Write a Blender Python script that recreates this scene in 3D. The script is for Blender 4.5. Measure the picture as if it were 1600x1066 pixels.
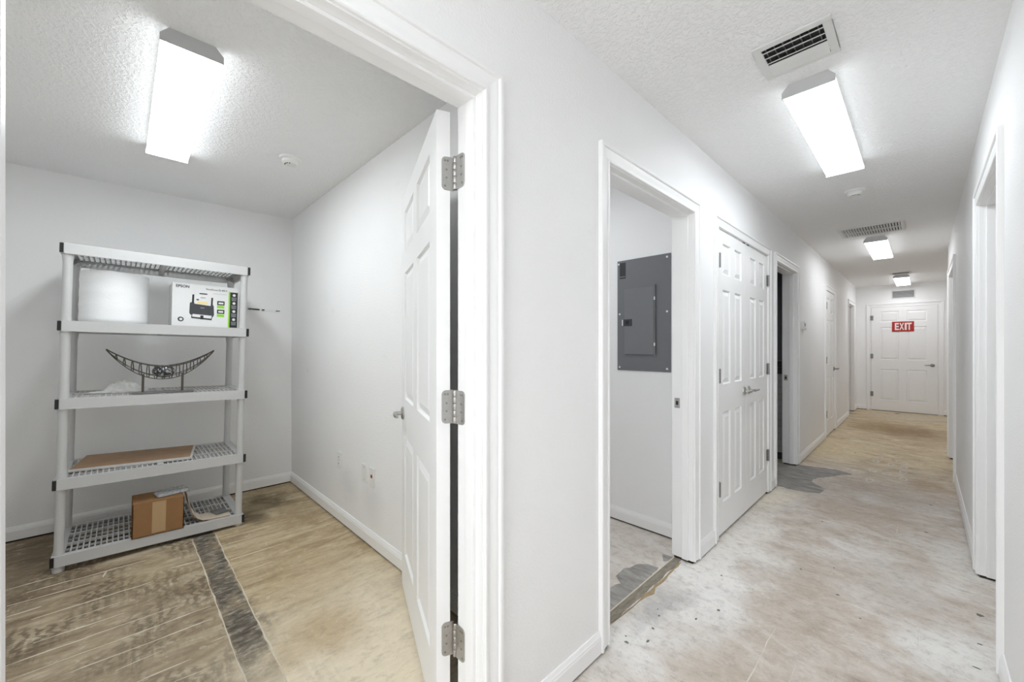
import bpy, bmesh, math, random
from mathutils import Vector, Matrix, noise
random.seed(7)
C = bpy.context.scene.collection
scene = bpy.context.scene
for o in list(bpy.data.objects):
    bpy.data.objects.remove(o)

# ------------------------------------------------------------------ measures
CAM_H = 1.2635; ZC = 2.44
XL = -0.924            # hall face of the left wall
XR = 0.217             # hall face of the right wall
YE = 10.62             # end wall
YR = 1.127             # right wall of the storage room
XB = -4.095            # back wall of the storage room
WT = 0.116             # wall thickness
YP = 2.577             # wall carrying the electrical panel
DH = 2.03              # door opening height
YBACK = -3.0

# ------------------------------------------------------------------ camera, world, exposure
cam_data = bpy.data.cameras.new('camera')
cam = bpy.data.objects.new('camera', cam_data); C.objects.link(cam)
cam.location = (0, 0, CAM_H)
cam.rotation_euler = (math.radians(90), 0, math.radians(45.72))
cam_data.sensor_width = 36; cam_data.sensor_fit = 'HORIZONTAL'
cam_data.lens = 624.76 / 1600 * 36
cam_data.shift_y = 7.8 / 1600
cam_data.clip_start = 0.02; cam_data.clip_end = 100
scene.camera = cam
world = bpy.data.worlds.new('world'); scene.world = world
world.use_nodes = True
world.node_tree.nodes['Background'].inputs[0].default_value = (0.94, 0.97, 1, 1)
world.node_tree.nodes['Background'].inputs[1].default_value = 2.7
vs = scene.view_settings
vs.view_transform = 'Standard'; vs.look = 'None'; vs.gamma = 1; vs.use_curve_mapping = False
vs.exposure = 1.42
scene.cycles.max_bounces = 14; scene.cycles.diffuse_bounces = 10
LAMP_HALL = 5.7       # radiance of the wraparound lenses
LAMP_ROOM = 10.2
LAMP_SIDE = 4.0
LAMP_FAR = 5.4
LAMP_END = 5.2
LAMP_BACK = 9.0

# ------------------------------------------------------------------ materials
def lin(c):
    f = lambda v: v / 12.92 if v <= .04045 else ((v + .055) / 1.055) ** 2.4
    return tuple(f(v / 255) for v in c[:3]) + (1,)
class NT:
    def __init__(s, name):
        s.m = bpy.data.materials.new(name); s.m.use_nodes = True
        s.t = s.m.node_tree; s.b = s.t.nodes['Principled BSDF']
    def n(s, typ, **kw):
        nd = s.t.nodes.new(typ)
        for k, v in kw.items():
            if k.startswith('i_'):
                key = k[2:]; nd.inputs[int(key) if key.isdigit() else key].default_value = v
            else: setattr(nd, k, v)
        return nd
    def l(s, a, b): s.t.links.new(a, b)
    def pos(s, scale=(1, 1, 1), rot=(0, 0, 0)):
        tc = s.n('ShaderNodeTexCoord'); mp = s.n('ShaderNodeMapping')
        mp.inputs['Scale'].default_value = scale; mp.inputs['Rotation'].default_value = rot
        s.l(tc.outputs['Object'], mp.inputs['Vector']); return mp.outputs[0]
    def noise(s, vec, scale, detail=4, rough=.55, dist=0):
        nd = s.n('ShaderNodeTexNoise'); nd.inputs['Scale'].default_value = scale
        nd.inputs['Detail'].default_value = detail; nd.inputs['Roughness'].default_value = rough
        nd.inputs['Distortion'].default_value = dist
        if vec: s.l(vec, nd.inputs['Vector'])
        return nd
    def ramp(s, fac, stops):
        r = s.n('ShaderNodeValToRGB'); e = r.color_ramp.elements
        while len(e) < len(stops): e.new(.5)
        for el, (p, c) in zip(e, stops):
            el.position = p; el.color = c if len(c) == 4 else tuple(c) + (1,)
        s.l(fac, r.inputs[0]); return r.outputs[0]
    def rng(s, v, a, b, c=0, d=1):
        r = s.n('ShaderNodeMapRange', i_1=a, i_2=b, i_3=c, i_4=d); r.clamp = True
        s.l(v, r.inputs[0]); return r.outputs[0]
    def mix(s, fac, a, b, mode='MIX'):
        m = s.n('ShaderNodeMix', data_type='RGBA', blend_type=mode)
        if isinstance(fac, (int, float)): m.inputs[0].default_value = fac
        else: s.l(fac, m.inputs[0])
        for i, v in ((6, a), (7, b)):
            if isinstance(v, tuple): m.inputs[i].default_value = v
            else: s.l(v, m.inputs[i])
        return m.outputs[2]
    def math(s, op, a, b=0.0):
        m = s.n('ShaderNodeMath', operation=op)
        for i, v in ((0, a), (1, b)):
            if isinstance(v, (int, float)): m.inputs[i].default_value = v
            else: s.l(v, m.inputs[i])
        return m.outputs[0]
    def vm(s, op, a, b):
        m = s.n('ShaderNodeVectorMath', operation=op)
        for i, v in ((0, a), (1, b)):
            if isinstance(v, tuple): m.inputs[i].default_value = v
            else: s.l(v, m.inputs[i])
        return m.outputs['Value'] if op == 'LENGTH' else m.outputs[0]
    def blob(s, P, c, r, soft=.5):
        d = s.vm('SUBTRACT', P, (c[0], c[1], 0)); d = s.vm('MULTIPLY', d, (1 / r[0], 1 / r[1], 0))
        ln = s.vm('LENGTH', d, (0, 0, 0)); return s.rng(ln, 1 - soft, 1 + soft, 1, 0)
    def bump(s, h, strength, dist):
        b = s.n('ShaderNodeBump'); b.inputs['Strength'].default_value = strength; b.inputs['Distance'].default_value = dist
        s.l(h, b.inputs['Height']); s.l(b.outputs[0], s.b.inputs['Normal'])
    def base(s, c):
        if isinstance(c, tuple): s.b.inputs['Base Color'].default_value = c if len(c) == 4 else c + (1,)
        else: s.l(c, s.b.inputs['Base Color'])
    def set(s, **kw):
        for k, v in kw.items(): s.b.inputs[k.replace('_', ' ')].default_value = v
        return s

def plain(name, col, rough=.5, metal=0, grain=.06, scale=40, spec=.5, bump=0):
    k = NT(name); nz = k.noise(k.pos(), scale, 3)
    d = tuple(v * (1 - grain) for v in col[:3]) + (1,); u = tuple(min(1, v * (1 + grain)) for v in col[:3]) + (1,)
    k.base(k.mix(nz.outputs[0], d, u)); k.set(Roughness=rough, Metallic=metal)
    k.b.inputs['Specular IOR Level'].default_value = spec
    if bump: k.bump(nz.outputs[0], bump, .002)
    return k.m

M = {}
def wall_mat(name, col, peel=1.0, scuff=.5, stains=()):
    k = NT(name); P = k.pos()
    big = k.noise(P, 1.3, 3); sc = k.noise(k.pos((1, 1, 2.2)), 5, 6, .7)
    dirty = k.rng(sc.outputs[0], .66, .82, 0, scuff)
    c = k.mix(k.rng(big.outputs[0], .35, .65), tuple(v * .985 for v in col) + (1,), tuple(min(1, v * 1.01) for v in col) + (1,))
    c = k.mix(dirty, c, tuple(v * .86 for v in col) + (1,))
    for ctr, r, f in stains:
        d = k.vm('MULTIPLY', k.vm('SUBTRACT', k.vm('ADD', P, k.vm('MULTIPLY', sc.outputs['Color'], (.2, .2, .2))), (ctr[0] + .1, 0, ctr[1] + .1)), (1 / r[0], 0, 1 / r[1]))
        c = k.mix(k.rng(k.vm('LENGTH', d, (0, 0, 0)), .3, 1.2, f, 0), c, tuple(v * .72 for v in col) + (1,))
    k.base(c); k.set(Roughness=.62); k.b.inputs['Specular IOR Level'].default_value = .3
    n1 = k.noise(P, 115, 2, .5); h = k.rng(n1.outputs[0], .42, .62)
    k.bump(h, .22 * peel, .0022); return k.m
M['wall'] = wall_mat('wall_paint', (.885, .885, .885))
M['wall_room'] = wall_mat('storage_room_wall_paint', (.865, .865, .862), .8, .9, (((-2.80, .30), (.16, .13), .30), ((-2.42, .27), (.16, .15), .30)))
def ceil_mat():
    k = NT('ceiling_texture'); P = k.pos()
    n1 = k.noise(P, 62, 3, .6, .4); h = k.rng(n1.outputs[0], .45, .62)
    big = k.noise(P, 1.0, 2)
    k.base(k.mix(big.outputs[0], (.885, .885, .885, 1), (.905, .905, .903, 1))); k.set(Roughness=.75)
    k.b.inputs['Specular IOR Level'].default_value = .25
    k.bump(h, .5, .006); return k.m
M['ceiling'] = ceil_mat()
M['trim'] = plain('trim_paint', (.89, .89, .888), .38, grain=.015, scale=6)
M['door'] = plain('door_paint', (.89, .89, .888), .42, grain=.015, scale=6)
M['nickel'] = plain('brushed_nickel', (.50, .49, .47), .34, 1, .12, 120)
M['steel_dark'] = plain('dark_hinge_steel', (.30, .30, .30), .42, 1, .1, 120)
M['black'] = plain('black_plastic', (.012, .012, .012), .45)
M['white_plastic'] = plain('white_plastic', (.80, .80, .78), .4, grain=.02)
M['shelf_plastic'] = plain('grey_resin', (.545, .545, .54), .48, grain=.03, scale=90, bump=.08)
M['fixture'] = plain('white_enamel', (.56, .56, .56), .4, grain=.02)
M['duct'] = plain('dark_duct', (.03, .03, .03), .8)
M['grille'] = plain('grille_enamel', (.72, .72, .71), .45, grain=.02)
M['grille_grey'] = plain('grey_vent_enamel', (.40, .40, .40), .5, grain=.03)
M['panel'] = plain('grey_enamel_steel', (.165, .168, .180), .45, 0, .05, 8, .4)
M['panel_door'] = plain('grey_enamel_door', (.185, .188, .20), .42, 0, .05, 8, .4)
M['red'] = plain('sign_red', (.42, .018, .012), .45, grain=.12, scale=8)
M['sign_white'] = plain('sign_white', (.85, .80, .78), .5)
M['cardboard'] = plain('cardboard', (.30, .165, .078), .85, grain=.08, scale=30, spec=.1)
M['cardboard_in'] = plain('cardboard_shadow_side', (.26, .15, .075), .9, grain=.08, scale=30, spec=.1)
M['tape'] = plain('packing_tape', (.46, .31, .17), .3, grain=.05, scale=30)
M['box_white'] = plain('printed_white_card', (.74, .74, .735), .45, grain=.02)
M['ink_black'] = plain('ink_black', (.02, .021, .024), .5)
M['ink_dark'] = plain('ink_charcoal', (.045, .047, .055), .5)
M['ink_green'] = plain('ink_green', (.28, .62, .03), .5)
M['ink_grey'] = plain('ink_grey', (.28, .28, .29), .5)
M['ink_yellow'] = plain('ink_yellow', (.85, .68, .30), .5)
M['wire'] = plain('dark_bronze_wire', (.10, .088, .076), .45, .7, .2, 80)
M['base_plate'] = plain('grey_metal_plate', (.22, .215, .21), .4, .5)
M['board_edge'] = plain('white_board_edge', (.62, .62, .60), .5)
M['grey_pad'] = plain('grey_pad', (.16, .16, .155), .6)
M['veneer'] = plain('cream_veneer', (.62, .54, .43), .55, grain=.05, scale=12)
M['veneer_back'] = plain('brown_veneer', (.27, .16, .085), .6, grain=.1, scale=25)
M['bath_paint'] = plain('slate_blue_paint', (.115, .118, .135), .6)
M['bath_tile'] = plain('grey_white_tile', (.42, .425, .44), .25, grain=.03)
M['bath_tile_dark'] = plain('black_tile', (.04, .04, .045), .25)
M['grout'] = plain('grout', (.30, .30, .30), .9)
M['sill'] = plain('painted_gap_shade', (.045, .036, .028), .9, grain=.3, scale=50, spec=.1)  # near-black tone paints in the shade of the gap above the slab
M['ridge'] = plain('dried_adhesive', (.66, .60, .49), .8, grain=.15, scale=60, bump=.4)
M['ridge_hall'] = plain('dried_white_adhesive', (.74, .70, .64), .8, grain=.12, scale=60, bump=.4)
M['rust'] = plain('rusty_glue', (.38, .285, .17), .9, grain=.35, scale=45, spec=.1)
M['speck'] = plain('dark_residue', (.20, .185, .165), .9, grain=.3, scale=60, spec=.1)

def wood_mat():
    k = NT('oak_laminate'); w = k.noise(k.pos((6, 1.2, 6)), 9, 5, .6, .6)
    k.base(k.ramp(w.outputs[0], [(.3, (.27, .15, .075)), (.7, (.40, .245, .13))])); k.set(Roughness=.5); return k.m
M['wood'] = wood_mat()
def bubble_mat():
    k = NT('bubble_wrap'); v = k.n('ShaderNodeTexVoronoi'); v.inputs['Scale'].default_value = 75
    k.l(k.pos(), v.inputs['Vector']); h = k.rng(v.outputs[0], .1, .6, 1, 0)
    nz = k.noise(k.pos((1, 1, 3)), 9, 3)
    k.base(k.mix(nz.outputs[0], (.84, .85, .855, 1), (.93, .935, .94, 1))); k.set(Roughness=.38)
    k.b.inputs['Subsurface Weight'].default_value = .15; k.b.inputs['Subsurface Radius'].default_value = (.02, .02, .02)
    k.bump(h, .12, .002); return k.m
M['bubble'] = bubble_mat()
def bag_mat():
    k = NT('crumpled_white_plastic'); nz = k.noise(k.pos(), 38, 5, .6, .5)
    k.base(k.mix(nz.outputs[0], (.58, .58, .56, 1), (.76, .75, .72, 1))); k.set(Roughness=.4); k.bump(nz.outputs[0], .6, .006); return k.m
M['bag'] = bag_mat()
def clear_mat():
    k = NT('clear_blister_plastic'); k.base((.8, .82, .82)); k.set(Roughness=.12, IOR=1.45)
    k.b.inputs['Transmission Weight'].default_value = .55; k.b.inputs['Metallic'].default_value = .15; return k.m
M['clear'] = clear_mat()
def mosaic_mat():
    k = NT('mirror_mosaic'); v = k.n('ShaderNodeTexVoronoi', feature='F1'); v.inputs['Scale'].default_value = 95
    k.l(k.pos(), v.inputs['Vector'])
    g = k.n('ShaderNodeSeparateColor'); k.l(v.outputs['Color'], g.inputs[0])
    k.base(k.ramp(g.outputs[0], [(.0, (.05, .055, .06)), (.6, (.22, .23, .24)), (1, (.75, .76, .78))]))
    k.set(Metallic=.9, Roughness=.18); k.bump(v.outputs['Distance'], .5, .004); return k.m
M['mosaic'] = mosaic_mat()
def lens_mat(name, col, strength, axis):
    k = NT(name); k.base((.8, .8, .78)); k.set(Roughness=.35)
    tc = k.n('ShaderNodeTexCoord'); sp = k.n('ShaderNodeSeparateXYZ'); k.l(tc.outputs['Object'], sp.inputs[0])
    a = k.math('ABSOLUTE', sp.outputs[axis]); band = k.rng(a, 0, .045, .82, 1)   # the two tubes sit either side of the middle
    k.b.inputs['Emission Color'].default_value = col
    side = k.math('MULTIPLY', k.rng(sp.outputs[2], -.050, -.046, 1, .30), k.rng(sp.outputs[2], -.033, -.030, 1, .05))   # the prismatic flanks are dimmer than the face
    k.l(k.math('MULTIPLY', k.math('MULTIPLY', band, side), strength), k.b.inputs['Emission Strength']); return k.m
M['lens_hall'] = lens_mat('acrylic_lens_hall', (.895, .952, 1, 1), LAMP_HALL, 0)
M['lens_far'] = lens_mat('acrylic_lens_far_hall', (.94, .965, 1, 1), LAMP_FAR, 0)
M['lens_back'] = lens_mat('acrylic_lens_hall_entry', (.895, .952, 1, 1), LAMP_BACK, 0)
M['lens_end'] = lens_mat('acrylic_lens_hall_end', (.95, .965, 1, 1), LAMP_END, 0)
M['lens_side'] = lens_mat('acrylic_lens_side_rooms', (.91, .955, 1, 1), LAMP_SIDE, 0)
M['lens_room'] = lens_mat('acrylic_lens_room', (.91, .962, 1, 1), LAMP_ROOM, 0)

def room_floor():
    k = NT('storage_slab'); P = k.pos()
    warp = k.noise(P, 3.2, 4, .6); wv = k.vm('MULTIPLY', k.vm('SUBTRACT', warp.outputs['Color'], (.5, .5, .5)), (.45, .45, 0))
    Q = k.vm('ADD', P, wv)
    streak = k.noise(k.pos((11, 2.4, 1)), 1.0, 6, .68, .5)
    fine = k.noise(k.pos((40, 12, 1)), 1.0, 5, .7)
    grainw = k.n('ShaderNodeTexWave', wave_type='RINGS'); grainw.inputs['Scale'].default_value = 16; grainw.inputs['Distortion'].default_value = 9
    grainw.inputs['Detail'].default_value = 3; k.l(k.pos((1.6, .45, 1)), grainw.inputs['Vector'])
    gmask = k.rng(k.noise(P, 3.2, 2).outputs[0], .46, .56)
    left = k.ramp(streak.outputs[0], [(.30, lin((98, 83, 65))), (.44, lin((152, 134, 109))), (.56, lin((178, 162, 136))), (.70, lin((210, 197, 174)))])
    gl = k.math('MULTIPLY', k.rng(grainw.outputs[1], .25, .6, .75, 0), gmask)
    left = k.mix(gl, left, lin((104, 90, 74)))
    right = k.ramp(streak.outputs[0], [(.28, lin((136, 114, 84))), (.46, lin((184, 164, 131))), (.6, lin((202, 185, 152))), (.78, lin((222, 208, 182)))])
    sp = k.n('ShaderNodeSeparateXYZ'); k.l(Q, sp.inputs[0])
    c = k.mix(k.rng(sp.outputs[1], .36, .46), left, right)
    for ctr, r, col, f in (((-1.5, .75), (.6, .5), (236, 224, 200), .9), ((-2.15, .86), (.35, .22), (228, 215, 190), .45),
                           ((-1.85, .64), (.16, .15), (178, 152, 112), .6), ((-2.45, .75), (.35, .2), (182, 160, 124), .5),
                           ((-3.72, .86), (.16, .14), (96, 80, 58), .85), ((-3.48, .66), (.16, .10), (92, 76, 55), .8),
                           ((-3.3, .95), (.25, .12), (150, 128, 95), .5), ((-3.85, -.3), (.35, .4), (104, 88, 68), .7), ((-3.3, -.45), (.3, .2), (112, 96, 76), .6),
                           ((-3.0, .15), (.25, .16), (178, 160, 128), .5), ((-2.2, .0), (.5, .25), (182, 168, 144), .35)):
        b = k.blob(Q, ctr, r); c = k.mix(k.math('MULTIPLY', b, f), c, lin(col))
    dark = k.ramp(fine.outputs[0], [(.32, lin((58, 53, 46))), (.5, lin((104, 97, 87))), (.62, lin((150, 143, 132))), (.74, lin((208, 203, 194)))])
    s0 = k.n('ShaderNodeSeparateXYZ'); k.l(P, s0.inputs[0])
    yy = k.math('ABSOLUTE', k.math('SUBTRACT', s0.outputs[1], .388)); inside = k.rng(k.math('ADD', yy, k.math('MULTIPLY', k.math('SUBTRACT', k.noise(P, 22, 4).outputs[0], .5), .03)), .050, .058, 1, 0)
    wear = k.noise(k.pos((5, 9, 1)), 1, 4, .6); fade = k.rng(s0.outputs[0], -2.05, -1.7, 1, .25)
    c = k.mix(k.math('MULTIPLY', k.math('MULTIPLY', inside, fade), k.rng(wear.outputs[0], .34, .54, .25, 1)), c, dark)
    c = k.mix(k.rng(fine.outputs[0], .35, .65, .10, -.0), c, lin((90, 76, 58)))
    c = k.mix(k.rng(fine.outputs[0], .62, .72, 0, .35), c, lin((222, 212, 194)))
    mott = k.noise(k.pos((24, 12, 1)), 1, 8, .82, .5); tro = k.noise(k.pos((9, 60, 1), (0, 0, .35)), 1.0, 3, .6)
    c = k.mix(k.rng(mott.outputs[0], .34, .50, .55, 0), c, k.mix(.5, c, lin((70, 58, 44))))
    c = k.mix(k.rng(mott.outputs[0], .55, .66, 0, .6), c, lin((220, 210, 190)))
    c = k.mix(k.math('MULTIPLY', k.rng(tro.outputs[0], .45, .60, .4, 0), k.math('MULTIPLY', k.rng(k.noise(P, 3.3, 3).outputs[0], .48, .6), k.rng(s0.outputs[1], .3, .4, 1, .25))), c, lin((96, 82, 64)))
    k.base(c); k.set(Roughness=.72); k.b.inputs['Specular IOR Level'].default_value = .3
    k.bump(mott.outputs[0], .3, .005); return k.m
M['floor_room'] = room_floor()
def hall_floor():
    k = NT('hall_slab'); P = k.pos()
    warp = k.noise(P, 2.6, 5, .62); wv = k.vm('MULTIPLY', k.vm('SUBTRACT', warp.outputs['Color'], (.5, .5, .5)), (.7, .7, 0))
    Q = k.vm('ADD', P, wv)
    streak = k.noise(k.pos((3.6, 7.5, 1), (0, 0, math.radians(8))), 1.0, 7, .68, .6)
    fine = k.noise(k.pos((22, 38, 1), (0, 0, math.radians(14))), 1.0, 6, .72)
    pt = k.noise(P, 2.1, 5, .6)
    c = k.ramp(streak.outputs[0], [(.26, lin((168, 153, 137))), (.44, lin((200, 189, 177))), (.58, lin((212, 204, 195))), (.74, lin((231, 227, 221)))])
    c = k.mix(k.rng(pt.outputs[0], .52, .64, 0, .55), c, lin((228, 225, 221)))
    c = k.mix(k.rng(pt.outputs[0], .30, .42, .45, 0), c, lin((183, 168, 149)))
    sp = k.n('ShaderNodeSeparateXYZ'); k.l(Q, sp.inputs[0])
    far = k.ramp(streak.outputs[0], [(.28, lin((160, 136, 100))), (.45, lin((200, 180, 145))), (.6, lin((218, 201, 168))), (.76, lin((233, 221, 194)))])
    c = k.mix(k.rng(sp.outputs[1], 4.6, 6.2, 0, .9), c, far)
    for ctr, r, col, f in (((-.80, 2.25), (.22, .5), (237, 235, 232), .9), ((-.86, 1.55), (.16, .2), (236, 234, 231), .8), ((-.82, 2.95), (.15, .5), (237, 233, 226), .8),
                           ((-.88, 3.9), (.15, .3), (238, 230, 214), .8), ((.12, 2.4), (.16, .2), (235, 234, 231), .8), ((.14, 3.4), (.1, .3), (230, 228, 223), .6), ((-1.5, 2.2), (.5, .6), (224, 218, 211), .6),
                           ((-.90, 1.85), (.07, .18), (186, 184, 181), .8), ((-.2, 8.3), (.42, .5), (146, 116, 78), .8), ((-.5, 8.6), (.3, .5), (170, 142, 102), .6), ((.05, 5.2), (.16, .22), (172, 148, 118), .6),
                           ((-.4, 4.0), (.3, .25), (186, 168, 148), .5), ((-.2, 4.7), (.3, .3), (180, 168, 154), .5), ((-.45, 2.5), (.2, .4), (184, 170, 154), .55), ((-.5, 1.75), (.25, .2), (192, 178, 162), .5), ((-.1, 2.9), (.2, .3), (205, 199, 192), .5),
                           ((-.7, 6.3), (.25, .6), (226, 209, 172), .6), ((.1, 6.2), (.15, .4), (228, 211, 176), .6), ((-.1, 10.0), (.5, .4), (206, 196, 176), .6)):
        b = k.blob(Q, ctr, r); c = k.mix(k.math('MULTIPLY', b, f), c, lin(col))
    c = k.mix(k.rng(fine.outputs[0], .30, .46, .38, 0), c, lin((150, 136, 120)))
    c = k.mix(k.rng(fine.outputs[0], .58, .74, 0, .5), c, lin((240, 237, 231)))
    mott = k.noise(k.pos((15, 19, 1), (0, 0, .2)), 1, 9, .84, .35); spk = k.noise(k.pos((60, 85, 1), (0, 0, .5)), 1, 4, .7)
    c = k.mix(k.rng(mott.outputs[0], .36, .50, .7, 0), c, k.mix(.5, c, lin((122, 110, 97))))
    c = k.mix(k.rng(mott.outputs[0], .55, .67, 0, .42), c, lin((232, 228, 222)))
    c = k.mix(k.rng(spk.outputs[0], .29, .37, .6, 0), c, lin((118, 108, 97)))
    c = k.mix(k.rng(spk.outputs[0], .68, .74, 0, .6), c, lin((238, 235, 230)))
    k.base(c); k.set(Roughness=.7); k.b.inputs['Specular IOR Level'].default_value = .3
    k.bump(mott.outputs[0], .25, .005); return k.m
M['floor_hall'] = hall_floor()
def concrete():
    k = NT('bare_grey_concrete'); a = k.noise(k.pos((3, 7, 1)), 2.5, 6, .65)
    k.base(k.ramp(a.outputs[0], [(.3, lin((122, 118, 112))), (.5, lin((156, 152, 147))), (.64, lin((176, 172, 166))), (.78, lin((205, 200, 192)))])); k.set(Roughness=.8)
    k.bump(a.outputs[0], .2, .003); return k.m
M['concrete'] = concrete()
def strip_mat():
    k = NT('old_threshold_mortar'); a = k.noise(k.pos((30, 8, 1)), 1.5, 6, .7)
    k.base(k.ramp(a.outputs[0], [(.3, lin((112, 104, 92))), (.6, lin((150, 142, 128))), (.8, lin((196, 184, 160)))])); k.set(Roughness=.9)
    k.bump(a.outputs[0], .5, .004); return k.m
M['mortar'] = strip_mat()

# ------------------------------------------------------------------ mesh builder
class MB:
    def __init__(s): s.v = []; s.f = []
    def add(s, vs, fs):
        n = len(s.v); s.v += [tuple(v) for v in vs]; s.f += [[i + n for i in f] for f in fs]; return s
    def box(s, x0, x1, y0, y1, z0, z1):
        return s.add([(x0, y0, z0), (x1, y0, z0), (x1, y1, z0), (x0, y1, z0), (x0, y0, z1), (x1, y0, z1), (x1, y1, z1), (x0, y1, z1)],
                     [(0, 3, 2, 1), (4, 5, 6, 7), (0, 1, 5, 4), (1, 2, 6, 5), (2, 3, 7, 6), (3, 0, 4, 7)])
    def loft(s, rings, cap=True, closed=True):
        n = len(rings[0]); vs = [p for r in rings for p in r]; fs = []
        for k in range(len(rings) - 1):
            for i in range(n if closed else n - 1):
                j = (i + 1) % n; fs.append((k * n + i, k * n + j, (k + 1) * n + j, (k + 1) * n + i))
        if cap: fs.append(tuple(range(n))[::-1]); fs.append(tuple((len(rings) - 1) * n + i for i in range(n)))
        return s.add(vs, fs)
    def tube(s, pts, r, n=8, closed=False):
        pts = [Vector(p) for p in pts]; rings = []; up = None
        for i, p in enumerate(pts):
            a = pts[max(0, i - 1)]; b = pts[min(len(pts) - 1, i + 1)]
            if closed: a = pts[i - 1]; b = pts[(i + 1) % len(pts)]
            d = (b - a).normalized()
            if up is None: up = d.orthogonal().normalized()
            up = (up - d * up.dot(d)).normalized(); w = d.cross(up)
            rr = r[i] if isinstance(r, (list, tuple)) else r
            rings.append([p + (up * math.cos(t) + w * math.sin(t)) * rr for t in [2 * math.pi * q / n for q in range(n)]])
        if closed: rings.append(rings[0])
        return s.loft(rings, cap=not closed)
    def lathe(s, prof, n=24, c=(0, 0, 0), axis='z'):
        rings = []
        for r, h in prof:
            ring = []
            for q in range(n):
                t = 2 * math.pi * q / n; u, w = r * math.cos(t), r * math.sin(t)
                p = {'z': (u, w, h), 'x': (h, u, w), 'y': (w, h, u)}[axis]
                ring.append((c[0] + p[0], c[1] + p[1], c[2] + p[2]))
            rings.append(ring)
        return s.loft(rings)
    def poly(s, pts, z0, z1):
        n = len(pts); return s.loft([[(p[0], p[1], z0) for p in pts], [(p[0], p[1], z1) for p in pts]])
    def extr(s, mp, prof, a0, a1, mitre0=None, mitre1=None):
        r0 = [mp(a0, n, z) for n, z in prof]; r1 = [mp(a1, n, z) for n, z in prof]
        return s.loft([r0, r1])
    def mesh(s, name, mat, smooth=False, bevel=0):
        me = bpy.data.meshes.new(name); bm = bmesh.new()
        vs = [bm.verts.new(v) for v in s.v]
        for f in s.f:
            try: bm.faces.new([vs[i] for i in f])
            except ValueError: pass
        bmesh.ops.remove_doubles(bm, verts=bm.verts, dist=1e-6)
        bmesh.ops.recalc_face_normals(bm, faces=bm.faces)
        if bevel: bmesh.ops.bevel(bm, geom=list(bm.edges), offset=bevel, segments=2, profile=.6, affect='EDGES', clamp_overlap=True)
        bm.to_mesh(me); bm.free()
        me.materials.append(M[mat] if isinstance(mat, str) else mat)
        if smooth:
            me.polygons.foreach_set('use_smooth', [True] * len(me.polygons))
            try: me.set_sharp_from_angle(angle=math.radians(38))
            except Exception: pass
        return me
    def build(s, name, mat, parent=None, smooth=False, bevel=0, loc=(0, 0, 0)):
        """vertices are given in the parent's own frame"""
        o = bpy.data.objects.new(name, s.mesh(name, mat, smooth, bevel)); C.objects.link(o)
        o.location = loc
        if parent: o.parent = parent
        return o
    def centred(s, name, mat, smooth=False, bevel=0):
        """top-level mesh with its origin at its own base centre; vertices are given in world space"""
        xs, ys, zs = zip(*s.v); c = Vector(((min(xs) + max(xs)) / 2, (min(ys) + max(ys)) / 2, min(zs)))
        s.v = [tuple(Vector(v) - c) for v in s.v]
        return s.build(name, mat, None, smooth, bevel, c)

def empty(name, loc=(0, 0, 0), rot=(0, 0, 0)):
    o = bpy.data.objects.new(name, None); C.objects.link(o); o.location = loc; o.rotation_euler = rot; o.empty_display_size = .1; return o
def tag(o, label, cat, group=None):
    o['label'] = label; o['category'] = cat
    if group: o['group'] = group
    return o
def struct(o, label=None, cat=None):
    o['kind'] = 'structure'
    if label: o['label'] = label
    if cat: o['category'] = cat
    return o
def inst(me, name, parent, loc=(0, 0, 0), rot=(0, 0, 0)):
    o = bpy.data.objects.new(name, me); C.objects.link(o); o.parent = parent; o.location = loc; o.rotation_euler = rot; return o
def text_mesh(body, size, depth, mat, bold=0, align='LEFT', stretch=1):
    cu = bpy.data.curves.new('lettering', 'FONT'); cu.body = body; cu.size = size; cu.extrude = depth; cu.offset = bold
    cu.align_x = align; cu.align_y = 'CENTER'; cu.resolution_u = 3
    ob = bpy.data.objects.new('lettering', cu); C.objects.link(ob)
    dg = bpy.context.evaluated_depsgraph_get(); me = bpy.data.meshes.new_from_object(ob.evaluated_get(dg))
    bpy.data.objects.remove(ob); bpy.data.curves.remove(cu)
    me.materials.clear(); me.materials.append(M[mat])
    if stretch != 1:
        for v in me.vertices: v.co.x *= stretch
    return me

# mapping (along the wall, out of the wall, up) -> world
mp_left = lambda a, n, z: (XL + n, a, z)
mp_left_in = lambda a, n, z: (XL - WT - n, a, z)
mp_right = lambda a, n, z: (XR - n, a, z)
mp_right_in = lambda a, n, z: (XR + WT + n, a, z)
mp_end = lambda a, n, z: (a, YE - n, z)
mp_rback = lambda a, n, z: (XB + n, a, z)
mp_rright = lambda a, n, z: (a, YR - n, z)
mp_panel = lambda a, n, z: (a, YP - n, z)

# ------------------------------------------------------------------ setting: slabs, ceiling, walls
O_ROOM = (-.140, .775); O_PANEL = (1.47, 2.364); O_CLOSET = (2.757, 3.945); O_BATH = (4.24, 5.08); O_D4 = (6.90, 7.68); O_D5 = (9.33, 10.13)
R_1 = (2.462, 3.352); R_2 = (5.51, 6.62); R_END = 7.08
XJOG = .62; JT = .018

fh = struct(MB().box(XL - WT / 2, 3.0, YBACK - .1, YE + .1, -.1, 0).box(-3.4, XL - WT / 2, YR + .058, YE + .1, -.1, 0).build('floor_hall', 'floor_hall'),
            'worn concrete hallway floor with white and tan adhesive residue', 'floor')
fr = struct(MB().box(XB - .1, XL - WT / 2, -1.0, YR + .058, -.1, 0).build('floor_room', 'floor_room'),
            'brown adhesive-stained concrete floor of the storage room', 'floor')
struct(MB().box(XB - .1, 3.0, YBACK - .1, YE + .1, ZC, ZC + .1).build('ceiling', 'ceiling'), 'white textured ceiling', 'ceiling')

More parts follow.
